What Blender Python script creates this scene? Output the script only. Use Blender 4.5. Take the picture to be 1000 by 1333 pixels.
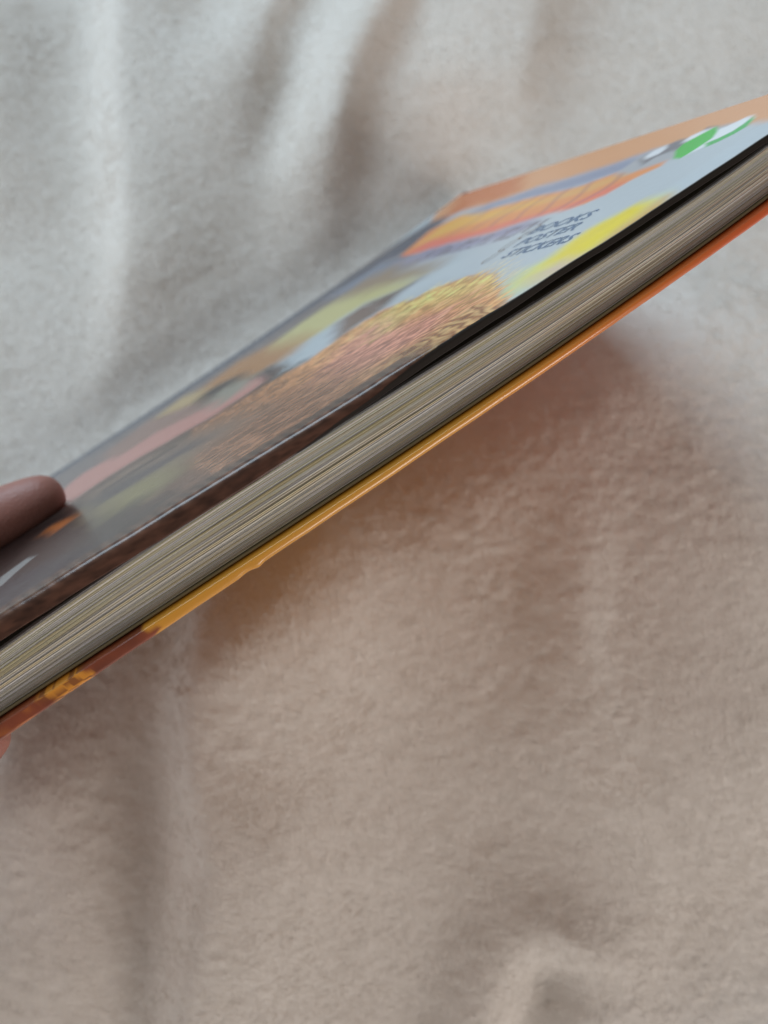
import bpy, bmesh, math, random
import numpy as np
from mathutils import Vector, Matrix

C = bpy.context.scene
for o in list(bpy.data.objects): bpy.data.objects.remove(o)
CM = 0.01

# ------------------------------------------------------------------ camera
cam_d = bpy.data.cameras.new('camera'); cam = bpy.data.objects.new('camera', cam_d)
C.collection.objects.link(cam); C.camera = cam
# rows: world axes in camera coordinates (x right, y down, z forward)
MW = np.array([[9.99800160e-01, -3.47756230e-03, -1.96862004e-02],
               [0.0, -9.84753350e-01, 1.73956429e-01],
               [-1.99909961e-02, -1.73921666e-01, -9.84556557e-01]])
CAM_H = 32.50109516
bx_ = MW @ np.array([1, 0, 0]); by_ = -(MW @ np.array([0, 1, 0])); bz_ = -(MW @ np.array([0, 0, 1]))
m = Matrix.Identity(4)
for i in range(3):
    m[i][0], m[i][1], m[i][2] = bx_[i], by_[i], bz_[i]
m[2][3] = CAM_H * CM
cam.matrix_world = m
cam_d.sensor_fit = 'VERTICAL'; cam_d.sensor_height = 36.0; cam_d.sensor_width = 27.0
cam_d.lens = 27.0
cam_d.clip_start = 0.01; cam_d.clip_end = 50
cam_d.dof.use_dof = True
cam_d.dof.focus_distance = 0.150
cam_d.dof.aperture_fstop = 27.0 / 2.1      # lens in mm over entrance pupil in mm

# ------------------------------------------------------------------ light
C.view_settings.view_transform = 'Standard'; C.view_settings.look = 'None'
C.view_settings.exposure = 0; C.view_settings.gamma = 1
w = bpy.data.worlds.new('World'); C.world = w; w.use_nodes = True
bg = w.node_tree.nodes['Background']
bg.inputs['Color'].default_value = (*(1.0,.93,.88), 1); bg.inputs['Strength'].default_value = .20

def area(name, loc, target, size, power, col, sy=None):
    d = bpy.data.lights.new(name, 'AREA'); d.shape = 'RECTANGLE'; d.size = size; d.size_y = sy or size
    d.energy = power; d.color = col
    o = bpy.data.objects.new(name, d); C.collection.objects.link(o); o.location = loc
    o.rotation_euler = (Vector(target) - Vector(loc)).to_track_quat('-Z', 'Y').to_euler()
    return o
area('window_lamp', (-.80, 1.15, .90), (0, .1, 0), .9, 20, (.66, .85, 1.0), .7)
area('room_lamp', (.74, -.68, .48), (.04, -.02, .05), .6, 5.0, (1.0, .90, .84), .35)
area('left_fill_lamp', (-1.0, -.45, .34), (-.05, -.05, 0), .5, 3.0, (1.0, .95, .92))  # added low fill, brightens the left faces of the folds

# ------------------------------------------------------------------ helpers
def rng_noise(shape, seed):
    return np.random.RandomState(seed).rand(*shape)
def vnoise(x, y, seed=0):
    """smooth value noise, arrays in, 0..1 out"""
    G = rng_noise((256, 256), seed)
    xi = np.floor(x).astype(int); yi = np.floor(y).astype(int)
    fx = x - xi; fy = y - yi
    fx = fx*fx*fx*(fx*(fx*6-15)+10); fy = fy*fy*fy*(fy*(fy*6-15)+10)
    a = G[xi % 256, yi % 256]; b = G[(xi+1) % 256, yi % 256]
    c = G[xi % 256, (yi+1) % 256]; d = G[(xi+1) % 256, (yi+1) % 256]
    return (a*(1-fx)+b*fx)*(1-fy) + (c*(1-fx)+d*fx)*fy
def fbm(x, y, oct=4, seed=0, gain=.5):
    s = 0; a = 1; t = 0
    for k in range(oct):
        s = s + a*vnoise(x*2**k + 17.3*k, y*2**k - 9.1*k, seed+k); t += a; a *= gain
    return s/t
def sstep(a, b, x):
    t = np.clip((x-a)/(b-a), 0, 1); return t*t*(3-2*t)
def lin(c):
    c = np.array(c, float)/255.
    return np.where(c <= .04045, c/12.92, ((c+.055)/1.055)**2.4)
def mesh_obj(name, V, F, mat, parent=None, smooth=True, cols=None):
    me = bpy.data.meshes.new(name)
    V = np.asarray(V, np.float32); F = np.asarray(F, np.int32)
    me.vertices.add(len(V)); me.vertices.foreach_set('co', V.ravel())
    n = F.shape[1]
    me.loops.add(F.size); me.loops.foreach_set('vertex_index', F.ravel())
    me.polygons.add(len(F)); me.polygons.foreach_set('loop_start', np.arange(0, F.size, n, dtype=np.int32))
    me.polygons.foreach_set('use_smooth', np.full(len(F), smooth))
    me.update(calc_edges=True); me.validate()
    if cols is not None:
        ca = me.color_attributes.new('print_colour', 'FLOAT_COLOR', 'POINT')
        cc = np.ones((len(V), 4), np.float32); cc[:, :3] = cols
        ca.data.foreach_set('color', cc.ravel())
    me.materials.append(mat)
    o = bpy.data.objects.new(name, me); C.collection.objects.link(o)
    if parent: o.parent = parent
    return o
def empty(name, label, cat, loc=(0, 0, 0)):
    o = bpy.data.objects.new(name, None); C.collection.objects.link(o); o.location = loc
    o['label'] = label; o['category'] = cat; o.empty_display_size = .01
    return o
def grid_faces(nu, nv, wrap_u=False):
    """vertex index = i*nv + j"""
    I = np.arange(nu if wrap_u else nu-1)[:, None]; J = np.arange(nv-1)[None, :]
    I2 = (I+1) % nu
    a = I*nv+J; b = I2*nv+J; c = I2*nv+J+1; d = I*nv+J+1
    return np.stack([a, b, c, d], -1).reshape(-1, 4)

def mat_base(name):
    m = bpy.data.materials.new(name); m.use_nodes = True
    nt = m.node_tree; return m, nt, nt.nodes['Principled BSDF']
def N(nt, t, **kw):
    n = nt.nodes.new(t)
    for k, v in kw.items():
        if k in n.inputs: n.inputs[k].default_value = v
        else: setattr(n, k, v)
    return n
def mat_print(name, rough=.22, coat=.5, bump=.0, bscale=900, spec=.5):
    """glossy printed board: colour comes from the print"""
    m, nt, p = mat_base(name)
    a = N(nt, 'ShaderNodeAttribute', attribute_name='print_colour')
    nt.links.new(a.outputs['Color'], p.inputs['Base Color'])
    p.inputs['Roughness'].default_value = rough
    p.inputs['Specular IOR Level'].default_value = spec
    p.inputs['Coat Weight'].default_value = coat; p.inputs['Coat Roughness'].default_value = .12
    tc = N(nt, 'ShaderNodeTexCoord'); no = N(nt, 'ShaderNodeTexNoise', Scale=bscale, Detail=3.)
    nt.links.new(tc.outputs['Object'], no.inputs['Vector'])
    b = N(nt, 'ShaderNodeBump', Strength=bump, Distance=.0004)
    nt.links.new(no.outputs['Fac'], b.inputs['Height']); nt.links.new(b.outputs['Normal'], p.inputs['Normal'])
    return m

# ------------------------------------------------------------------ book frame (cm): u spine -> fore-edge, v top -> bottom, z into the pages
W_, H_ = 22.0, 28.0
BO = np.array([3.19188461, 20.25213048, -32.40225007 + CAM_H])
BR = np.array([[0.278264142, -0.826927040, 0.488631495],
               [-0.408445970, -0.562309011, -0.719013536],
               [0.869333628, 4.96119753e-04, -0.494225452]])
def B(u, v, z):
    q = np.stack(np.broadcast_arrays(np.asarray(u, float), np.asarray(v, float), np.asarray(z, float)), -1)
    return (q @ BR.T + BO) * CM
def sm(v, c):
    """cubic along the fore-edge, held constant past the gripped end"""
    return np.polyval(c, np.clip(v, 0, 21))
SPV = [-.376, -.243, .065, .19, .226, .263, .299, .335]
SP = list(np.polyfit(np.arange(0, 29, 4.), SPV, 3))
GV = [0.000134, -0.005284, 0.039675, -0.004615]
BT = [0.000352, -0.012102, 0.112126, 0.121125]
BB = [0.000117, -0.005823, 0.085761, 0.964365]
KB = [9.2e-05, -0.00409, 0.062662, 1.290195]
def zfront(u, v):
    a = np.clip(u/W_, 0, 1.05); return (1-a)*sm(v, SP) + a*sm(v, GV)

book = empty('book', 'thick glossy picture book standing on its spine, pages edge facing up, orange back cover', 'book', tuple(B(0, 14, .8)))
inv = Matrix.Translation(-Vector(book.location))
def loc(V): return np.asarray(V) - np.array(book.location)

# ---- printed artwork and the thumb's painted shadow, in book centimetres
ART = [
    ('low', 0.8, (62, 52, 48), [(23.96, 23.94), (-7.97, 45.0), (-3.63, 23.4), (1.24, 18.27), (4.21, 14.85), (7.0, 12.63), (15.93, 12.03), (19.2, 11.29), (20.4, 9.96), (22.54, 10.11), (22.45, 11.69), (22.84, 14.85), (24.4, 18.8)]),
    ('edgefill', 0.8, (120, 112, 112), [(8.67, 22.8), (-10.61, 24.66), (-5.46, 17.35), (-4.93, 10.75), (-2.1, 6.17), (1.67, 2.61), (5.22, 3.48), (8.23, 6.58), (9.8, 10.23), (10.14, 12.99), (12.54, 19.27)]),
    ('spineband', 0.5, (70, 78, 96), [(3.35, 27.63), (-0.98, 22.09), (-0.77, 11.3), (1.4, 5.03), (1.66, 1.34), (3.44, 1.88), (4.67, 4.97), (3.1, 5.98), (2.03, 9.28), (2.43, 11.71), (2.2, 17.07), (2.15, 21.55), (6.33, 26.55)]),
    ('spineband2', 0.8, (130, 140, 158), [(2.46, 8.18), (3.34, 5.67), (8.62, 5.4), (9.7, 6.46), (6.51, 7.75)]),
    ('topstrip', 0.25, (224, 160, 112), [(1.67, 2.61), (-8.26, -3.5), (1.82, -3.18), (9.42, -2.2), (17.43, -1.52), (22.83, -0.99), (24.65, 1.47), (21.17, 1.99), (19.54, 1.76), (18.77, 2.01), (16.93, 1.74), (15.46, 1.96), (11.04, 2.05), (7.75, 2.28), (4.02, 1.99)]),
    ('topstripdark', 0.6, (205, 110, 50), [(3.73, 2.65), (-1.57, -0.69), (6.29, 0.05), (9.36, 1.75), (7.43, 2.11), (4.73, 2.12)]),
    ('bluestripe', 0.4, (138, 148, 174), [(5.78, 2.93), (7.75, 2.28), (11.04, 2.05), (14.99, 1.9), (16.68, 1.81), (17.72, 2.34), (16.54, 2.7), (14.52, 2.95), (11.93, 2.86), (9.01, 2.91), (7.57, 3.38)]),
    ('title', 0.18, (236, 148, 84), [(4.97, 5.37), (3.86, 3.5), (5.56, 2.69), (8.38, 3.27), (9.01, 2.91), (12.42, 2.84), (14.87, 3.03), (16.54, 2.7), (18.8, 2.7), (18.97, 3.02), (18.37, 3.51), (18.18, 3.83), (17.64, 4.39), (16.15, 4.45), (14.94, 4.52), (13.72, 4.96), (10.87, 5.06), (8.44, 5.33), (6.1, 5.49)]),
    ('titleyel', 0.35, (240, 180, 80), [(5.39, 4.67), (5.02, 3.4), (5.75, 2.77), (9.32, 3.06), (12.78, 3.04), (14.55, 3.5), (10.78, 3.78), (7.88, 4.08)]),
    ('titlepink', 0.3, (238, 118, 96), [(5.26, 5.4), (6.65, 4.61), (11.1, 4.56), (14.51, 4.29), (16.47, 4.14), (17.71, 3.51), (18.19, 3.49), (18.12, 4.02), (17.24, 4.38), (15.42, 4.53), (13.15, 4.95), (8.62, 5.4)]),
    ('titleyel2', 0.2, (232, 170, 96), [(13.25, 3.31), (14.97, 3.09), (16.46, 2.9), (18.17, 2.68), (17.89, 2.94), (16.67, 3.53), (14.76, 3.63)]),
    ('lav', 0.4, (150, 150, 178), [(5.94, 6.15), (8.44, 5.33), (13.27, 5.01), (15.29, 4.58), (16.41, 5.08), (15.36, 5.52), (12.67, 5.86), (9.19, 6.27)]),
    ('greyA', 0.2, (172, 176, 182), [(16.71, 2.82), (16.52, 1.94), (17.78, 1.67), (19.16, 1.88), (18.83, 1.38), (20.07, 1.59), (20.15, 2.29), (19.37, 2.5), (19.13, 2.74), (18.39, 2.84), (17.67, 3.01)]),
    ('greydark', 0.15, (112, 114, 124), [(16.77, 2.12), (16.97, 1.9), (17.63, 1.55), (18.46, 1.64), (18.38, 1.18), (18.92, 1.41), (18.99, 1.63), (18.73, 1.86), (18.94, 2.26), (18.26, 2.17), (17.83, 2.3), (17.7, 2.61)]),
    ('greywhite', 0.12, (228, 232, 238), [(16.95, 2.1), (17.01, 1.8), (17.34, 1.66), (17.67, 1.88), (17.68, 2.12), (17.36, 2.26)]),
    ('emwhite', 0.12, (236, 240, 246), [(18.11, 1.75), (18.14, 1.49), (18.39, 1.35), (18.8, 1.4), (19.17, 1.76), (18.87, 1.97)]),
    ('emwhite2', 0.12, (235, 240, 246), [(19.18, 2.69), (19.21, 2.48), (18.99, 1.63), (19.18, 1.63), (19.44, 1.57), (19.65, 1.43), (19.8, 1.3), (20.01, 1.33), (20.32, 1.57), (20.45, 2.04), (20.27, 2.4), (19.84, 2.56), (19.54, 2.74)]),
    ('emgreen', 0.08, (10, 190, 60), [(19.06, 2.75), (18.53, 2.29), (18.36, 1.9), (18.53, 1.69), (18.69, 1.49), (18.85, 1.35), (19.27, 1.67), (19.6, 2.1), (19.58, 2.41), (19.54, 2.68), (19.47, 2.88)]),
    ('emgreen2', 0.08, (40, 180, 90), [(19.65, 2.34), (19.94, 2.22), (20.17, 2.0), (20.19, 1.7), (20.11, 1.4), (20.38, 1.62), (20.56, 1.99), (20.46, 2.25), (20.24, 2.48), (19.99, 2.58)]),
    ('yelsoft', 0.7, (222, 228, 130), [(20.78, 8.41), (20.38, 7.48), (21.26, 7.04), (20.94, 6.47), (20.67, 5.62), (21.05, 5.02), (21.4, 4.89), (21.79, 5.55), (22.1, 7.19), (21.42, 7.86), (21.53, 8.72)]),
    ('yelglow', 0.5, (232, 226, 96), [(20.89, 7.94), (20.65, 7.21), (20.54, 6.41), (20.78, 5.79), (21.75, 6.25), (21.99, 7.12), (21.8, 7.8)]),
    ('yelstrong', 0.4, (240, 216, 8), [(20.9, 7.35), (20.39, 6.02), (20.68, 5.53), (20.86, 4.97), (21.5, 5.12), (21.82, 5.75), (21.81, 6.65), (21.85, 7.39)]),
    ('yeltan', 0.4, (214, 170, 80), [(21.75, 6.25), (21.58, 5.31), (21.67, 4.87), (22.07, 5.25), (22.2, 6.38), (22.23, 7.1), (22.1, 7.27)]),
    ('peach', 0.5, (216, 192, 168), [(21.16, 7.9), (21.36, 7.28), (22.06, 7.08), (22.12, 7.55), (22.02, 8.01)]),
    ('brownblur', 1.0, (160, 140, 118), [(4.96, 8.78), (4.74, 6.87), (7.3, 6.26), (12.72, 6.59), (13.13, 7.17), (10.73, 8.05), (9.19, 9.15)]),
    ('haira', 0.8, (206, 198, 138), [(5.8, 12.49), (4.83, 10.03), (5.37, 8.52), (9.74, 7.73), (12.74, 7.44), (12.69, 8.12), (10.78, 8.96), (10.69, 10.42), (10.54, 11.57), (9.17, 12.88)]),
    ('hairtan', 1.0, (180, 130, 84), [(5.19, 15.23), (3.61, 12.98), (5.35, 11.73), (10.17, 10.91), (11.4, 11.72), (11.05, 13.09), (10.7, 14.49)]),
    ('fur', 0.2, (226, 160, 104), [(14.11, 15.41), (14.35, 13.22), (14.72, 11.8), (14.12, 10.66), (14.17, 9.13), (15.56, 8.6), (16.25, 8.02), (17.1, 7.56), (18.28, 7.44), (20.1, 8.07), (21.61, 8.63), (22.55, 9.06), (22.8, 10.22), (22.98, 11.85), (22.65, 13.31), (22.29, 14.81), (19.5, 15.52)]),
    ('furyel', 0.7, (236, 206, 120), [(14.81, 9.84), (15.0, 8.9), (16.66, 8.18), (17.47, 7.72), (18.61, 7.6), (20.29, 8.21), (18.9, 8.57), (17.57, 8.88), (17.42, 9.93)]),
    ('furpink', 0.8, (206, 134, 122), [(18.01, 12.43), (15.95, 11.1), (15.41, 10.01), (16.09, 9.5), (18.01, 9.91), (19.43, 8.99), (20.74, 9.35), (20.41, 10.7), (20.09, 12.09)]),
    ('furyel2', 0.6, (215, 185, 115), [(17.35, 10.46), (15.15, 9.44), (16.17, 9.05), (17.38, 9.48), (18.07, 10.14)]),
    ('furdull', 1.2, (150, 112, 86), [(17.57, 16.51), (17.17, 14.63), (18.01, 12.43), (19.59, 11.4), (21.41, 11.03), (22.06, 12.55), (21.6, 14.27), (21.25, 15.72)]),
    ('darkfront', 0.5, (56, 54, 58), [(22.76, 14.39), (22.35, 12.62), (21.76, 11.48), (22.25, 11.15), (23.09, 11.58), (23.08, 12.95), (23.51, 14.48), (23.8, 20.25), (16.29, 22.95), (21.52, 17.17)]),
    ('strokeA', 0.35, (98, 88, 84), [(11.35, 8.83), (12.52, 8.2), (13.01, 7.45), (13.87, 7.67), (14.03, 8.57), (13.32, 9.14)]),
    ('white1', 0.6, (196, 206, 212), [(13.15, 7.59), (14.52, 6.67), (16.26, 7.43), (14.98, 7.88), (14.52, 8.74), (13.65, 8.97), (13.24, 8.3)]),
    ('noseshade', 0.5, (120, 100, 92), [(11.18, 9.95), (11.1, 9.05), (12.37, 8.71), (13.91, 9.05), (14.01, 9.86), (14.12, 10.66)]),
    ('pinkface', 0.5, (196, 140, 130), [(9.5, 20.88), (7.68, 19.68), (8.84, 16.82), (10.17, 15.04), (11.33, 13.4), (12.39, 12.65), (13.65, 13.13), (13.96, 14.67), (13.13, 16.67), (12.9, 18.46), (13.24, 19.66)]),
    ('face2', 0.5, (150, 120, 110), [(5.8, 19.28), (3.99, 17.36), (6.13, 15.58), (10.02, 14.16), (11.36, 14.8), (9.49, 16.8), (9.69, 18.25)]),
    ('tipcream', 0.5, (190, 165, 120), [(4.45, 16.98), (3.26, 15.56), (6.58, 14.53), (9.13, 14.4), (7.39, 15.59)]),
    ('eyedark', 0.5, (50, 48, 50), [(7.31, 15.11), (7.18, 14.13), (8.13, 13.39), (10.25, 13.29), (10.84, 13.93), (10.25, 14.75)]),
    ('eyedark2', 0.3, (64, 62, 66), [(12.13, 12.94), (11.19, 12.54), (12.45, 12.39), (13.27, 12.61), (13.24, 12.95)]),
    ('greydiag', 0.6, (150, 146, 132), [(9.45, 14.72), (9.3, 13.8), (11.05, 13.09), (12.5, 13.52), (12.62, 14.46)]),
    ('lowbrown', 1.0, (126, 104, 90), [(13.58, 18.87), (13.89, 16.64), (16.21, 14.34), (18.15, 13.89), (18.06, 15.69), (17.94, 17.49)]),
    ('line', 0.12, (70, 60, 58), [(14.71, 18.25), (14.66, 17.08), (14.86, 15.9), (15.28, 15.85), (15.23, 17.01), (15.28, 18.14)]),
    ('yelpatch', 0.9, (132, 122, 84), [(15.84, 18.34), (16.03, 17.22), (17.31, 16.1), (19.14, 15.8), (19.42, 16.44), (19.14, 17.38)]),
    ('darkband', 0.6, (72, 66, 70), [(15.2, 18.42), (15.65, 16.58), (16.21, 15.23), (17.02, 15.22), (17.06, 16.42), (16.81, 18.12)]),
    ('orangestreak', 0.3, (180, 100, 44), [(15.69, 19.87), (15.23, 19.55), (15.74, 18.91), (16.43, 18.61), (16.56, 18.89), (16.71, 19.29)]),
    ('thumbshade', 0.8, (20, 17, 17), [(16.98, 21.9), (5.32, 24.32), (14.04, 20.0), (14.84, 18.93), (15.88, 18.78), (14.96, 19.6), (15.9, 19.87), (17.71, 20.1), (18.63, 20.63)]),  # shadow under the thumb, painted into the cover colour
    ('greystreak', 0.12, (150, 150, 148), [(19.03, 20.33), (18.13, 20.38), (17.83, 19.75), (18.3, 19.48), (18.78, 19.85), (19.25, 20.1)])]
def poly_sd(P, x, y):
    P = np.array(P, float); d = np.full(x.shape, 1e9); ins = np.zeros(x.shape, bool)
    for i in range(len(P)):
        a, b = P[i-1], P[i]; e = b-a; L = e@e + 1e-12
        t = np.clip(((x-a[0])*e[0]+(y-a[1])*e[1])/L, 0, 1)
        d = np.minimum(d, (x-a[0]-t*e[0])**2 + (y-a[1]-t*e[1])**2)
        cond = ((a[1] > y) != (b[1] > y)) & (x < (b[0]-a[0])*(y-a[1])/((b[1]-a[1]) + 1e-12)+a[0])
        ins ^= cond
    d = np.sqrt(d); return np.where(ins, d, -d)
def paint(u, v):
    sh = u.shape
    col = np.ones(sh+(3,))*lin((188, 199, 206))
    wob = (fbm(u*1.1, v*1.1, 3, 5)-.5)
    strand = fbm(u*9+3*fbm(u*1.5, v*1.5, 2, 3), v*2.6-u*2, 3, 11)
    strand2 = fbm(u*14+2*fbm(u*2, v*3, 2, 23), v*5+u*.6, 3, 21)
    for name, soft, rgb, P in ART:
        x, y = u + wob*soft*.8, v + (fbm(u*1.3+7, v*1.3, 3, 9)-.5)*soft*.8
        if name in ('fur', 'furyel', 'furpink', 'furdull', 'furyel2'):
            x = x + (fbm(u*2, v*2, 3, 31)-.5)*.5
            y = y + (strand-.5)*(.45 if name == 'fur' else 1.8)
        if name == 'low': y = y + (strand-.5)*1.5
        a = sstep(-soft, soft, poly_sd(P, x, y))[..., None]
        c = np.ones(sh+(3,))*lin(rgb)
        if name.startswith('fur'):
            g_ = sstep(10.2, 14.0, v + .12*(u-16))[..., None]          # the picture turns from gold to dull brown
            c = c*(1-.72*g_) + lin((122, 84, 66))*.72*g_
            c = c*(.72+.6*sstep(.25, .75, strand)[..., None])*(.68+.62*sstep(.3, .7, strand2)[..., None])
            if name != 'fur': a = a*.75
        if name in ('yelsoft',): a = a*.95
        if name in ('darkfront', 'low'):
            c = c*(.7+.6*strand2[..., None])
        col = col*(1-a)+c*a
    # row of small grey letters under the title
    base = 5.85 - (u-9)*.085
    inb = sstep(8.6, 9.6, u)*sstep(16.9, 16.6, u)
    lt = (np.sin(u*14.5+np.sin(v*2.1)+2*np.sin(u*1.7)) > -.25)*(vnoise(u*5, v*3.2, 71) > .33)
    rowm = sstep(-.42, -.34, v-base)*sstep(.42, .34, v-base)
    a = (inb*lt*rowm*.75)[..., None]
    col = col*(1-a)+lin((92, 90, 104))*a
    # title lettering: dark joints between brush letters
    for k, (uu, ww) in enumerate([(8.6, .12), (10.9, .1), (12.2, .14), (13.6, .1), (14.9, .12), (16.0, .1), (17.1, .1)]):
        ll = sstep(ww+.12, ww, np.abs(u-uu-.35*np.sin(v*2.3+k)))*sstep(2.7, 3.0, v)*sstep(4.7, 4.3, v)*.38
        col = col*(1-ll[..., None])+lin((160, 100, 110))*ll[..., None]
    # curled golden locks along the fore-edge
    cu = .75*sstep(20.2, 21.1, u + .5*(fbm(u*3, v*2, 2, 41)-.5))*sstep(8.8, 9.1, v)*sstep(12, 10.6, v)
    ph = v*17 - 5*u + 3.0*np.sin(u*2.1+v*1.9) + 13*fbm(u*1.6, v*2.2, 3, 43)
    curl = (.5+.5*np.sin(ph))**.8*(.45+.8*fbm(u*5, v*6, 2, 44))
    cc = lin((112, 62, 34))*(1-curl[..., None]) + lin((232, 192, 130))*curl[..., None]
    dk = sstep(9.5, 11, v)[..., None]
    cc = cc*(1-.45*dk)
    col = col*(1-cu[..., None])+cc*cu[..., None]
    # dark plaited hem along the fore-edge, lower half
    he = sstep(21.2, 21.5, u)*sstep(10.2, 11.2, v)
    pl = fbm(u*5, v*4, 3, 51)
    rope = (.5+.5*np.sin(v*21+u*9+4*pl))[..., None]
    hc = lin((58, 42, 36))*(.5+.9*pl[..., None])+lin((116, 88, 70))*rope*.4
    col = col*(1-he[..., None])+hc*he[..., None]
    return np.clip(col, .004, .9)

M_print = mat_print('glossy_printed_cover', .25, .1, .12, 500, .32)
# ---- front cover: board with rounded, wrapped fore-edge
th = .25
nv = 760
vv = np.linspace(.15, 28.15, nv)
us = np.concatenate([np.linspace(-.1, 17, 150), np.linspace(17.05, W_-.13, 130)])
rv = .03+.17*sstep(8, 12.5, vv)                      # rounding grows towards the lower end
tv = .12+.27*np.clip((vv-8)/6.5, 0, 1)                     # so does the padding
one = np.ones(nv); Ul, Zl, El = [], [], []
def row(u_, z_, e_): Ul.append(u_*one); Zl.append(z_*one); El.append(e_*one)
for x in us: row(x - .12*(x > W_-.3)*0, 0, 0)
Ul = [np.minimum(x, W_-.03-rv-.0004*(len(us)-k)) for k, x in enumerate(Ul)]
for k in range(1, 11):
    a = k/10*math.pi/2; row(W_-.02-rv+rv*math.sin(a), rv*(1-math.cos(a)), .05+.55*k/10)
for k in range(1, 6): row(W_-.02, rv+(tv-rv)*k/5*.95, .6+.35*k/5)
row(W_-.06, tv, 1.); row(W_-.6, tv, 1.1); row(10, tv, 1.1); row(-.1, tv, 1.1)
U = np.array(Ul); PZ = np.array(Zl); E = np.array(El); V_ = np.ones(U.shape)*vv[None]
# the hand-wrapped cloth edge is not dead straight
wobE = .035*(fbm(V_*.9, V_*0+3, 3, 61)-.5)*sstep(20.5, 21.8, U)
roll = .035*sstep(W_-.95, W_-.05, U)*sstep(11, 7, V_)
Z = zfront(U, V_) + PZ + wobE + roll
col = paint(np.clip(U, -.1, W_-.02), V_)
# wrapped edge: brown plaited print below, gap shade painted black above
leather = lin((84, 56, 44))*(.3+1.3*fbm(V_*4.2+E*2, E*7, 3, 63)[..., None]) + lin((110, 84, 66))*(.5*sstep(.5, .25, E)*(.5+.5*np.sin(V_*21+E*7+4*fbm(V_*3, E*3, 2, 64))))[..., None]
lfade = sstep(10.2, 11.2, V_)
ea = (sstep(.04, .12, E)*lfade)[..., None]
col = col*(1-ea)+leather*ea
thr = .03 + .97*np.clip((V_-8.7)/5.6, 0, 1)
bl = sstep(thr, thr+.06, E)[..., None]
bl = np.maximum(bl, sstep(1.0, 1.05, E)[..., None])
gap_black = lin((30, 24, 20))*(.8+.4*fbm(V_*2, E*3, 2, 65)[..., None])
col = col*(1-bl)+gap_black*bl
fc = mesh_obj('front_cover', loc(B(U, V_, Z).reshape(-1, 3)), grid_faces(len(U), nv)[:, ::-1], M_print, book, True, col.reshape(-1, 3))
M_gap_black, nt, p = mat_base('black_gap_shade'); p.inputs['Base Color'].default_value = (*lin((34, 27, 21)), 1); p.inputs['Roughness'].default_value = .6; p.inputs['Specular IOR Level'].default_value = .25  # matte black standing in for the dark gap under the cover
fc.data.materials.append(M_gap_black)
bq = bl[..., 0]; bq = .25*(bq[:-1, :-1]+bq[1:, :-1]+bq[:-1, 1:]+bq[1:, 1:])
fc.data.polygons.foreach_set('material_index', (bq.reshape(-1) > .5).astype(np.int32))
fc['label'] = 'glossy illustrated front cover with golden textured picture under orange lettering'
print('front cover', len(fc.data.vertices))

# ---- lettering on the front cover
M_ink, nt, p = mat_base('printed_ink'); p.inputs['Base Color'].default_value = (*lin((44, 100, 142)), 1); p.inputs['Roughness'].default_value = .25
M_ink2, nt, p = mat_base('printed_brown_ink'); p.inputs['Base Color'].default_value = (*lin((128, 100, 78)), 1); p.inputs['Roughness'].default_value = .25
def lay(me, f):
    n = len(me.vertices); co = np.empty(n*3, np.float32); me.vertices.foreach_get('co', co); co = co.reshape(-1, 3)
    u, v = f(co[:, 0], co[:, 1])
    q = loc(B(u, v, zfront(u, v)-.0045)); me.vertices.foreach_set('co', q.astype(np.float32).ravel()); me.update()
def letter_row(txt, u0, v0, u1, v1, hgt, mat, parent):
    cu = bpy.data.curves.new('lettering', 'FONT'); cu.body = txt; cu.size = 1; cu.offset = .02; cu.resolution_u = 3
    ob = bpy.data.objects.new('lettering', cu); C.collection.objects.link(ob)
    bpy.context.view_layer.update()
    me = bpy.data.meshes.new_from_object(ob.evaluated_get(bpy.context.evaluated_depsgraph_get()))
    bpy.data.objects.remove(ob)
    me.name = 'lettering'
    n = len(me.vertices); co = np.empty(n*3, np.float32); me.vertices.foreach_get('co', co); co = co.reshape(-1, 3)
    x0, x1 = co[:, 0].min(), co[:, 0].max(); y1 = co[:, 1].max()
    def f(x, y):
        t = (x-x0)/(x1-x0); return u0+(u1-u0)*t, v0+(v1-v0)*t-hgt*y/y1
    lay(me, f); me.materials.clear(); me.materials.append(mat)
    o = bpy.data.objects.new('lettering', me); C.collection.objects.link(o); o.parent = parent; o['label'] = 'blue printed word ' + txt
    return o
for r in [('STICKERS', 17.59, 6.86, 20.23, 6.46, 0.42), ('POSTER', 17.24, 6.29, 19.52, 5.85, 0.42), ('BOOKS', 16.85, 5.66, 19.24, 5.32, 0.42)]: letter_row(*r, M_ink, fc)
# three looped brown outlines beside the words
def loop_outline(cu_, cv_, ru, rv, wd, rot=0):
    t = np.linspace(0, 2*math.pi, 41)[:-1]; V = []
    for s in (-wd, wd):
        x = (ru+s)*np.cos(t)*(1+.12*np.sin(3*t)); y = (rv+s)*np.sin(t)
        u = cu_+x*math.cos(rot)-y*math.sin(rot); v = cv_+x*math.sin(rot)+y*math.cos(rot)
        V.append(B(u, v, zfront(u, v)-.006))
    V = loc(np.concatenate(V)); n = 40
    F = [(i, (i+1) % n, n+(i+1) % n, n+i) for i in range(n)]
    o = mesh_obj('badge_outline', V, F, M_ink2, fc, False); return o
for (a, b) in [(16.78, 6.67), (16.62, 6.07), (16.72, 5.5)]: loop_outline(a, b, .15, .34, .014)

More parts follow.
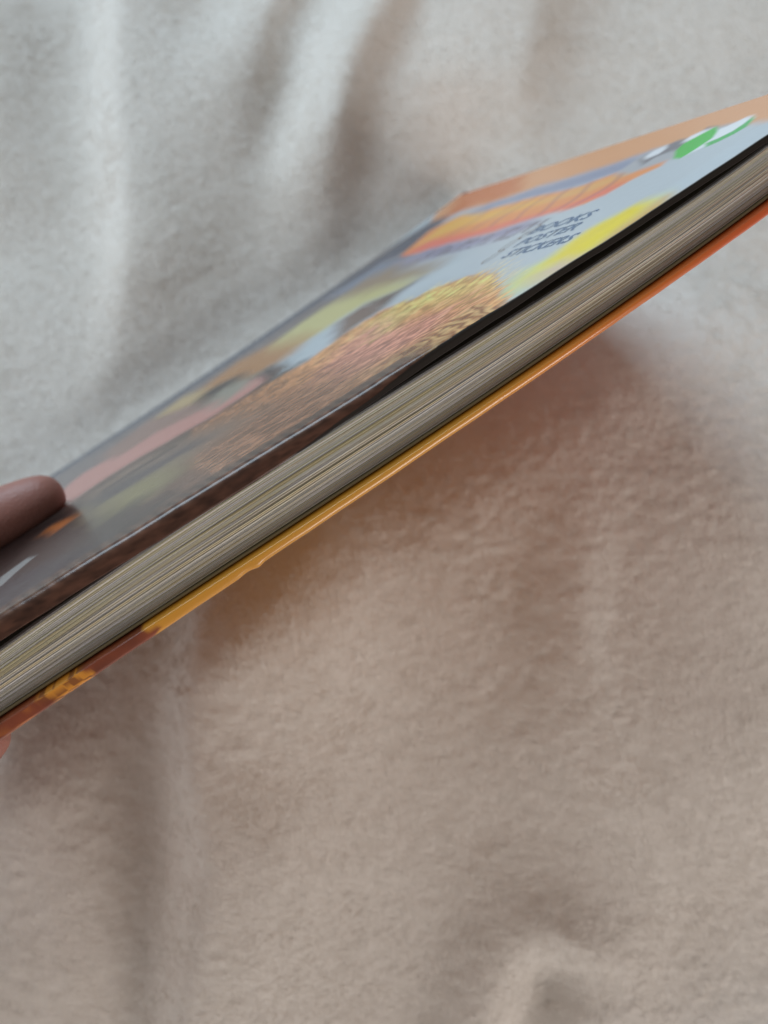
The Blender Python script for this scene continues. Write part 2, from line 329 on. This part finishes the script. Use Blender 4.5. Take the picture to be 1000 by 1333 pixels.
# ---- pages: every sheet real, too thin to tell apart singly
M_page, nt, p = mat_base('page_edge_paper')
a = N(nt, 'ShaderNodeAttribute', attribute_name='print_colour')
tc = N(nt, 'ShaderNodeTexCoord'); no = N(nt, 'ShaderNodeTexNoise', Scale=5200., Detail=2.)
nt.links.new(tc.outputs['Object'], no.inputs['Vector'])
mr = N(nt, 'ShaderNodeMapRange'); mr.inputs['To Min'].default_value = .75; mr.inputs['To Max'].default_value = 1.35
nt.links.new(no.outputs['Fac'], mr.inputs['Value'])
mx = N(nt, 'ShaderNodeMix', data_type='RGBA', blend_type='MULTIPLY'); mx.inputs[0].default_value = 1
nt.links.new(a.outputs['Color'], mx.inputs[6]); nt.links.new(mr.outputs['Result'], mx.inputs[7])
nt.links.new(mx.outputs[2], p.inputs['Base Color']); p.inputs['Roughness'].default_value = .75
NS = 104; npv = 260
pv = np.linspace(.15, 27.85, npv)
rs = np.random.RandomState(7)
Vp, Fp, Cp = [], [], []
top = sm(pv, BT); bot = sm(pv, BB)
ue0 = W_-.34
wts = rs.uniform(.4, 1.7, NS); gaps = np.where(rs.rand(NS) < .3, rs.uniform(.8, 1.9, NS), rs.uniform(.03, .12, NS))
# bottom sheets hang a little apart
gaps[-6:] = rs.uniform(.2, .7, 6)
tot = np.cumsum(wts+gaps); tot = np.concatenate([[0], tot])/tot[-1]
for s in range(NS):
    f0 = tot[s]; f1 = f0 + wts[s]/(wts+gaps).sum()
    wv = .0045*(vnoise(pv*.55+s*.013, pv*0+s*.05, 81)-.5)*2 + .0016*(vnoise(pv*1.7+s*3.1, pv*0, 82)-.5)
    z0 = top+(bot-top)*f0+wv; z1 = top+(bot-top)*f1+wv
    uo = ue0 + rs.normal()*.007 + .008*math.sin(s*.21) + .012*(vnoise(pv*.3+s*2.7, pv*0, 83)-.5) + .05*(1-abs(2*s/NS-1))
    base = lin((240, 238, 230))*(rs.uniform(.95, 1.4) if rs.rand() > .33 else rs.uniform(.35, .7))
    tint = lin([(232, 222, 176), (224, 228, 230), (236, 226, 212), (214, 208, 196), (226, 214, 150)][rs.choice(5, p=[.2, .24, .3, .2, .06])])
    k = rs.uniform(.2, .7)
    c0 = base*(1-k)+tint*k
    st = fbm(pv*.45+s*1.7, pv*0+s*.13, 3, 85)
    yl = sstep(.50, .72, vnoise(pv*.25+s*.05, pv*0+s*.22, 86))*sstep(3, 8, pv)
    orr = (sstep(.62, .8, vnoise(pv*.16+s*.8, pv*0, 87))*sstep(13, 6, pv))
    cs = c0[None]*(.8+.5*st[:, None])
    cs = cs*(1-.3*yl[:, None])+lin((196, 176, 84))*.3*yl[:, None]
    cs = np.minimum(cs, .86); cs = cs*(1-.4*orr[:, None])+lin((222, 168, 104))*.4*orr[:, None]
    i0 = len(Vp)*0 + sum(len(x) for x in Vp)
    r1 = B(uo, pv, z0+.0008); r2 = B(uo, pv, z1); r3 = B(ue0-.22, pv, z1); r0 = B(ue0-.22, pv, z0+.0008)
    Vp.append(np.concatenate([r0, r1, r2, r3])); Cp.append(np.concatenate([cs]*4))
    idx = np.arange(npv-1)
    for a_, b_ in ((0, 1), (1, 2), (2, 3)):
        Fp.append(np.stack([i0+a_*npv+idx, i0+b_*npv+idx, i0+b_*npv+idx+1, i0+a_*npv+idx+1], -1))
pages = mesh_obj('pages', loc(np.concatenate(Vp)), np.concatenate(Fp), M_page, book, False, np.concatenate(Cp))
pages['kind'] = 'stuff'
# core behind the sheets so that no light leaks between them
def slab(name, u0, u1, v0, v1, f0, f1, mat, n=60, bev=.02, colf=None, parent=None, bev0=None):
    """a board between two z functions, rounded at the fore-edge"""
    v = np.linspace(v0, v1, n); P = []
    P += [(u0, 0.)]
    for k in range(7):
        a = k/6*math.pi/2; b0 = bev0 or bev; P.append((u1-b0+b0*math.sin(a), b0*(1-math.cos(a))))
    Q = [(x, y, 0) for x, y in P]
    for k in range(7):
        a = k/6*math.pi/2; Q.append((u1-bev+bev*math.cos(a), bev*(1-math.sin(a)), 1))
    Q += [(u0, 0., 1)]
    rows = []
    for (x, y, s) in Q:
        z = (f0(x, v)+y) if s == 0 else (f1(x, v)-y)
        rows.append(B(np.full(n, x), v, z))
    V = np.concatenate(rows); nq = len(Q)
    F = grid_faces(nq, n, True)
    cols = None
    if colf is not None:
        cols = np.concatenate([colf(np.full(n, x), v, y, s) for (x, y, s) in Q])
    o = mesh_obj(name, loc(V), F[:, ::-1], mat, parent or book, True, cols)
    bm = bmesh.new(); bm.from_mesh(o.data); bm.verts.ensure_lookup_table()
    for j in (0, n-1):
        try: bm.faces.new([bm.verts[i*n+j] for i in (range(nq) if j else reversed(range(nq)))])
        except ValueError: pass
    bmesh.ops.recalc_face_normals(bm, faces=bm.faces); bm.to_mesh(o.data); bm.free()
    return o
M_core, nt, p = mat_base('page_block_paper'); p.inputs['Base Color'].default_value = (*lin((150, 142, 124)), 1); p.inputs['Roughness'].default_value = .8
slab('page_block', .3, ue0-.16, .1, 27.9, lambda u, v: (sm(v, BT) if u > 5 else sm(v, BT)*.5+.2), lambda u, v: sm(v, BB), M_core, 60, .01)
M_end, nt, p = mat_base('olive_endpaper'); p.inputs['Base Color'].default_value = (*lin((150, 138, 104)), 1); p.inputs['Roughness'].default_value = .55
slab('endpaper', 1.5, W_-.26, .05, 27.95, lambda u, v: sm(v, BB)+.012, lambda u, v: sm(v, BB)+.06, M_end, 120, .02)
# ---- back cover
def backcol(u, v, y, s):
    n_ = len(v)
    o1, o2, o3 = lin((206, 90, 34)), lin((224, 136, 38)), lin((222, 156, 48))
    t = sstep(3, 10, v)[:, None]; t2 = sstep(7, 12, v)[:, None]
    c = o1*(1-t)+o2*t; c = c*(1-t2)+o3*t2
    br = lin((132, 62, 34))*(.6+.8*fbm(v*2.5, v*0+y*20+s, 3, 91)[:, None])
    vv2 = v + .25*(y*6 + (.4 if s else 0)) + .12*(vnoise(v*3, v*0+y*8, 93)-.5)
    b1 = (sstep(17.6, 17.72, vv2))[:, None]
    c = c*(1-b1)+br*b1
    y1 = (sstep(18.95, 19.1, vv2-.3*y)*sstep(20.0, 19.75, vv2))[:, None]
    sp = (fbm(v*9, v*0+y*60+s*3, 2, 95) > .56)[:, None]*.75
    yc = lin((226, 150, 48))*(1-sp)+lin((110, 50, 26))*sp
    c = c*(1-y1)+yc*y1
    y2 = (sstep(.5, .6, fbm(v*1.3, v*0+y*9+s, 2, 97))*sstep(20.0, 20.2, v)*sstep(22, 21, v))[:, None]*.6
    c = c*(1-y2)+lin((206, 120, 48))*y2
    return c
M_back = mat_print('glossy_orange_cover', .3, .7, .12, 300)
ding = lambda v: .03*np.exp(-((v-15.35)/.09)**2) - .018*np.exp(-((v-15.6)/.12)**2)
bc = slab('back_cover', -.1, W_+.02, -.15, 28.15, lambda u, v: sm(v, BB)+.085,
          lambda u, v: sm(v, KB)+.02*(fbm(v*.8, v*0, 3, 99)-.5)+ding(v), M_back, 700, .10, backcol, bev0=.03)
bc['label'] = 'glossy orange back cover edge turning brown red at the lower left'
# ---- spine
M_spine, nt, p = mat_base('grey_blue_spine'); p.inputs['Base Color'].default_value = (*lin((70, 78, 98)), 1); p.inputs['Roughness'].default_value = .3
nvs = 60; v = np.linspace(-.15, 28.15, nvs); rows = []
zt = sm(v, SP); zb = sm(v, KB)
for k in range(13):
    a = k/12; rows.append(B(np.full(nvs, -.12-.25*math.sin(math.pi*a)), v, zt+(zb-zt)*a))
for k in range(12, -1, -1):
    a = k/12; rows.append(B(np.full(nvs, .05-.2*math.sin(math.pi*a)), v, zt+.02+(zb-zt-.04)*a))
mesh_obj('spine', loc(np.concatenate(rows)), grid_faces(26, nvs, True), M_spine, book)

# ------------------------------------------------------------------ blanket
def axis(lo, hi, flo, fhi, fine, coarse):
    a = list(np.arange(flo, fhi, fine)); x = flo; st = fine
    L = []
    while x > lo: st = min(st*1.15, coarse); x -= st; L.append(x)
    x = fhi; st = fine; Rr = []
    while x < hi: Rr.append(x); st = min(st*1.15, coarse); x += st
    return np.array(L[::-1]+a+Rr)
gx = axis(-110, 110, -23, 21, .085, 4); gy = axis(-90, 150, -17, 36, .085, 4)
GX, GY = np.meshgrid(gx, gy, indexing='ij')
A2 = np.array(BO[:2]); B2 = (B(0, 28, 0)/CM)[:2]
def seg_dist(x, y, a, b):
    e = b-a; L = e@e; t = ((x-a[0])*e[0]+(y-a[1])*e[1])/L; tt = np.clip(t, 0, 1)
    d = np.sqrt((x-a[0]-tt*e[0])**2+(y-a[1]-tt*e[1])**2)
    side = np.sign((x-a[0])*e[1]-(y-a[1])*e[0])   # + on one side
    return d, side, t
def ridge(pts, wl, wr, h, x, y):
    """a fold: smooth crest line, its own width on each side, dying out at both ends"""
    P = np.array(pts, float); t = np.linspace(0, 1, len(P)); T = np.linspace(0, 1, 48)
    c = np.polyfit(t, P, min(3, len(P)-1)); Q = np.stack([np.polyval(c[:, k], T) for k in (0, 1)], -1)
    best = np.full(x.shape, 1e9); sg = np.zeros(x.shape); tt = np.zeros(x.shape)
    for k in range(47):
        e = Q[k+1]-Q[k]; L = e@e; dx, dy = x-Q[k, 0], y-Q[k, 1]
        s_ = np.clip((dx*e[0]+dy*e[1])/L, 0, 1); d = (dx-s_*e[0])**2+(dy-s_*e[1])**2; m_ = d < best
        best = np.where(m_, d, best); sg = np.where(m_, (dx*e[1]-dy*e[0])/math.sqrt(L), sg); tt = np.where(m_, (k+s_)/47, tt)
    wd = wl + (wr-wl)*(.5+.5*np.tanh(sg/.7))
    ch = P[-1]-P[0]; tt = ((x-P[0, 0])*ch[0]+(y-P[0, 1])*ch[1])/(ch@ch)
    tp = sstep(-.1, .35, tt)*sstep(1.1, .6, tt)
    return h*tp*np.exp(-best/wd**2)
wx = GX + 2.2*(fbm(GX*.12, GY*.12, 2, 201)-.5); wy = GY + 2.2*(fbm(GX*.12+9, GY*.12, 2, 203)-.5)
HZ = np.zeros(GX.shape)
for r in [([(1.67, 38.13), (-0.65, 30.21), (-2.11, 25.22), (-3.5, 20.46), (-4.47, 15.15)], 1.5, 2.4, 1.5), ([(-2.97, 38.24), (-5.34, 31.16), (-6.92, 27.36), (-7.92, 24.09), (-8.33, 20.52)], 1.4, 2.2, 1.1), ([(-10.58, 43.14), (-12.38, 32.16), (-11.88, 22.94), (-11.9, 16.72), (-12.85, 9.45)], 4.2, 1.7, 1.7), ([(-21.8, 38.68), (-19.88, 30.57), (-18.99, 24.66), (-18.5, 19.09)], 3.0, 1.4, 1.2), ([(7.4, 42.67), (6.46, 31.79), (5.68, 24.7), (5.64, 17.67)], 2.6, 10, 1.7), ([(-5.04, 6.91), (-5.47, -0.46), (-5.77, -5.45), (-6.28, -9.65), (-6.66, -16.11)], 4.4, 1.7, 2.6), ([(-2.0, 6.9), (-2.82, 3.42), (-4.02, 0.36), (-4.9, -3.12)], 2.0, 1.2, 0.6), ([(-13.91, -0.19), (-12.65, -5.47), (-12.09, -9.21), (-12.06, -16.17)], 2.5, 2.0, 0.8), ([(0.42, -18.18), (1.7, -13.78), (3.52, -11.47), (6.33, -11.1), (8.5, -12.81), (9.68, -17.21)], 2.6, 2.4, 1.1), ([(5.61, -10.05), (4.68, -11.11), (4.0, -12.4), (3.45, -14.22)], 1.8, 1.4, -1.3), ([(6.86, 6.27), (6.67, -0.99), (7.41, -4.89), (8.66, -10.26)], 1.0, 2.0, 0.45), ([(11.93, 9.81), (11.84, 1.17), (11.69, -4.11), (11.2, -10.24)], 3, 6, 1.2)]: HZ += ridge(r[0], r[1], r[2], r[3], wx, wy)
HZ += 1.2*(fbm(GX*.05, GY*.05, 3, 205)-.5)
eL = np.hypot(*(B2-A2)); eh = (B2-A2)/eL
al = (GX-A2[0])*eh[0]+(GY-A2[1])*eh[1]              # along the spine, 0 at the top corner
pp = (GX-A2[0])*-eh[1]+(GY-A2[1])*eh[0]             # + on the back cover's side
dd = np.sqrt(pp**2+np.maximum(np.maximum(-al, al-eL), 0)**2)
# the bed swells up beyond the back cover; the spine presses a trough into it
HZ += 5.0*sstep(1.5, 13, pp)*sstep(-12, -1, al)
k_ = .75*sstep(.4, 6.5, dd)+.25*sstep(.4, 3, dd)
HZ = (HZ-.3)*k_ + (-1.0)*(1-k_)
# pile of the fleece: small felted wisps
ang = 2.2*fbm(GX*.22, GY*.22, 2, 207)+.2
cs_, sn_ = np.cos(ang), np.sin(ang)
p1 = GX*cs_+GY*sn_; p2 = -GX*sn_+GY*cs_
pile = fbm(GX*2.4+.6*fbm(GX*1.5, GY*1.5, 2, 213), GY*3.4, 3, 209, .55)
pile2 = fbm(GX*1.3+3, GY*1.9, 2, 211)
patch = .35+.65*sstep(.35, .65, fbm(GX*.17+4, GY*.17, 2, 215))
HZ += .07*(1-.6*sstep(4, 14, GY-.35*GX))*((pile-.5)*1.3*patch+(pile2-.5)*.7)
print('blanket verts', HZ.size)
M_fl, nt, p = mat_base('cream_fleece')
p.inputs['Roughness'].default_value = .95; p.inputs['Specular IOR Level'].default_value = .15
p.inputs['Sheen Weight'].default_value = .35; p.inputs['Sheen Roughness'].default_value = .5
tc = N(nt, 'ShaderNodeTexCoord')
n1 = N(nt, 'ShaderNodeTexNoise', Scale=26., Detail=4.); nt.links.new(tc.outputs['Object'], n1.inputs['Vector'])
cr = N(nt, 'ShaderNodeMix', data_type='RGBA'); cr.inputs[6].default_value = (*lin((228,222,214)), 1); cr.inputs[7].default_value = (*lin((240,235,228)), 1)
nt.links.new(n1.outputs['Fac'], cr.inputs[0]); nt.links.new(cr.outputs[2], p.inputs['Base Color'])
mp = N(nt, 'ShaderNodeMapping'); mp.inputs['Scale'].default_value = (1, 1.5, 1); nt.links.new(tc.outputs['Object'], mp.inputs['Vector'])
n2 = N(nt, 'ShaderNodeTexNoise', Scale=900., Detail=4., Roughness=.65); n2.inputs['Distortion'].default_value = 1.2
nt.links.new(mp.outputs['Vector'], n2.inputs['Vector'])
b = N(nt, 'ShaderNodeBump', Strength=.5, Distance=.0006); nt.links.new(n2.outputs['Fac'], b.inputs['Height']); nt.links.new(b.outputs['Normal'], p.inputs['Normal'])
bl = mesh_obj('blanket', np.stack([GX, GY, HZ], -1).reshape(-1, 3)*CM, grid_faces(len(gx), len(gy)), M_fl)
bl['label'] = 'rumpled cream fleece blanket spread under the book'; bl['category'] = 'blanket'

# the nap: short fibres combed by a slow flow, over the part in view
rf = np.random.RandomState(5); NF = 650000
def ground_of(px, py, z):
    d = MW @ np.stack([(px-500)/1000., (py-666.5)/1000., np.ones_like(px)]); k = (z-CAM_H)/d[2]
    return d[0]*k, d[1]*k
fx_ = rf.uniform(-22, 20, NF); fy_ = rf.uniform(-16, 35, NF)
ix = np.clip(np.searchsorted(gx, fx_)-1, 0, len(gx)-2); iy = np.clip(np.searchsorted(gy, fy_)-1, 0, len(gy)-2)
tx = (fx_-gx[ix])/(gx[ix+1]-gx[ix]); ty = (fy_-gy[iy])/(gy[iy+1]-gy[iy])
fz = (HZ[ix, iy]*(1-tx)+HZ[ix+1, iy]*tx)*(1-ty)+(HZ[ix, iy+1]*(1-tx)+HZ[ix+1, iy+1]*tx)*ty
sx = (HZ[ix+1, iy]-HZ[ix, iy])/(gx[ix+1]-gx[ix]); sy = (HZ[ix, iy+1]-HZ[ix, iy])/(gy[iy+1]-gy[iy])
fa = 5.5*fbm(fx_*.45, fy_*.45, 3, 301)+2.5*(fbm(fx_*2.2, fy_*2.2, 2, 303)-.5)+rf.normal(0, .45, NF)
fl = rf.uniform(.08, .2, NF)*(.8+.4*fbm(fx_*1.5, fy_*1.5, 2, 305)); lift = rf.uniform(.1, .6, NF)*fl
dx, dy = np.cos(fa)*fl, np.sin(fa)*fl; hw = .011
P0 = np.stack([fx_-np.sin(fa)*hw, fy_+np.cos(fa)*hw, fz], -1); P1 = np.stack([fx_+np.sin(fa)*hw, fy_-np.cos(fa)*hw, fz], -1)
P2 = np.stack([fx_+dx, fy_+dy, fz+sx*dx+sy*dy+lift], -1)
FV = np.stack([P0, P1, P2], 1).reshape(-1, 3)
M_nap, nt, p = mat_base('fleece_fibre'); p.inputs['Roughness'].default_value = .9; p.inputs['Specular IOR Level'].default_value = .2
p.inputs['Base Color'].default_value = (*lin((240,235,228)), 1)
nap = mesh_obj('fleece_nap', FV*CM, np.arange(NF*3).reshape(-1, 3), M_nap, bl, True); nap['kind'] = 'stuff'

# ------------------------------------------------------------------ hand holding the book by its lower edge
M_skin, nt, p = mat_base('skin')
p.inputs['Roughness'].default_value = .5
p.inputs['Subsurface Weight'].default_value = .15; p.inputs['Subsurface Radius'].default_value = (.008, .003, .002)
tc = N(nt, 'ShaderNodeTexCoord'); n1 = N(nt, 'ShaderNodeTexNoise', Scale=120., Detail=4.); nt.links.new(tc.outputs['Object'], n1.inputs['Vector'])
cr = N(nt, 'ShaderNodeMix', data_type='RGBA'); cr.inputs[6].default_value = (*lin((150, 100, 90)), 1); cr.inputs[7].default_value = (*lin((176, 122, 108)), 1)
nt.links.new(n1.outputs['Fac'], cr.inputs[0]); nt.links.new(cr.outputs[2], p.inputs['Base Color'])
v1 = N(nt, 'ShaderNodeTexVoronoi', Scale=1500.); nt.links.new(tc.outputs['Object'], v1.inputs['Vector'])
b = N(nt, 'ShaderNodeBump', Strength=.3, Distance=.0003); nt.links.new(v1.outputs['Distance'], b.inputs['Height']); nt.links.new(b.outputs['Normal'], p.inputs['Normal'])
person = empty('person', 'thumb and fingers of a hand gripping the book at the left edge of the photo', 'person', tuple(B(13, 31, .6)))
pts = [(13.5, 33.5, 0.6, 2.6, 1.6), (13.3, 36.5, 0.8, 2.3, 1.6), (13, 41, 1, 2.4, 1.8), (12.4, 30.5, -1.0, 1.25), (12.6, 26.5, -1.3, 0.98), (12.7, 23.2, -0.85, 0.88), (12.9, 21.2, -0.7, 0.87), (13.0, 20.0, -0.55, 0.77), (13.05, 19.3, -0.48, 0.5), (15.8, 31.0, 1.2, 1.0), (17.2, 27.6, 2.95, 0.85), (18.2, 25.0, 2.85, 0.8), (18.8, 22.8, 2.5, 0.68), (18.9, 22.1, 2.4, 0.4), (14.3, 30.6, 1.4, 1.0), (14.8, 27, 3.0, 0.9), (15.4, 24, 2.9, 0.8), (15.9, 21.9, 2.5, 0.65), (12.6, 30.6, 1.5, 1.0), (13.2, 26, 3.0, 0.85), (13.5, 22, 2.8, 0.75), (13.6, 19.6, 2.35, 0.62), (10.3, 31, 1.5, 0.9), (9.8, 27, 2.9, 0.75), (9.5, 24, 2.7, 0.65), (9.4, 22, 2.3, 0.55)]
edges = [(0, 1), (1, 2), (0, 3), (3, 4), (4, 5), (5, 6), (6, 7), (7, 8), (0, 9), (9, 10), (10, 11), (11, 12), (12, 13), (0, 14), (14, 15), (15, 16), (16, 17), (0, 18), (18, 19), (19, 20), (20, 21), (0, 22), (22, 23), (23, 24), (24, 25)]
me = bpy.data.meshes.new('hand')
co = [tuple(Vector(B(*q[:3])) - Vector(person.location)) for q in pts]
me.from_pydata(co, edges, [])
hand = bpy.data.objects.new('hand', me); C.collection.objects.link(hand); hand.parent = person
me.materials.append(M_skin)
sk = hand.modifiers.new('skin', 'SKIN'); sk.use_smooth_shade = True
for i, q in enumerate(pts): me.skin_vertices[0].data[i].radius = (q[3]*CM, (q[4] if len(q) > 4 else q[3])*CM)
me.skin_vertices[0].data[0].use_root = True
ss = hand.modifiers.new('sub', 'SUBSURF'); ss.levels = 2; ss.render_levels = 2
bpy.context.view_layer.update()
hm = bpy.data.meshes.new_from_object(hand.evaluated_get(bpy.context.evaluated_depsgraph_get())); hm.name = 'hand'
hand.modifiers.clear(); hand.data = hm
for pl_ in hm.polygons: pl_.use_smooth = True
# thumbnail plate
M_nail, nt, p = mat_base('fingernail'); p.inputs['Base Color'].default_value = (*lin((214, 164, 156)), 1); p.inputs['Roughness'].default_value = .3
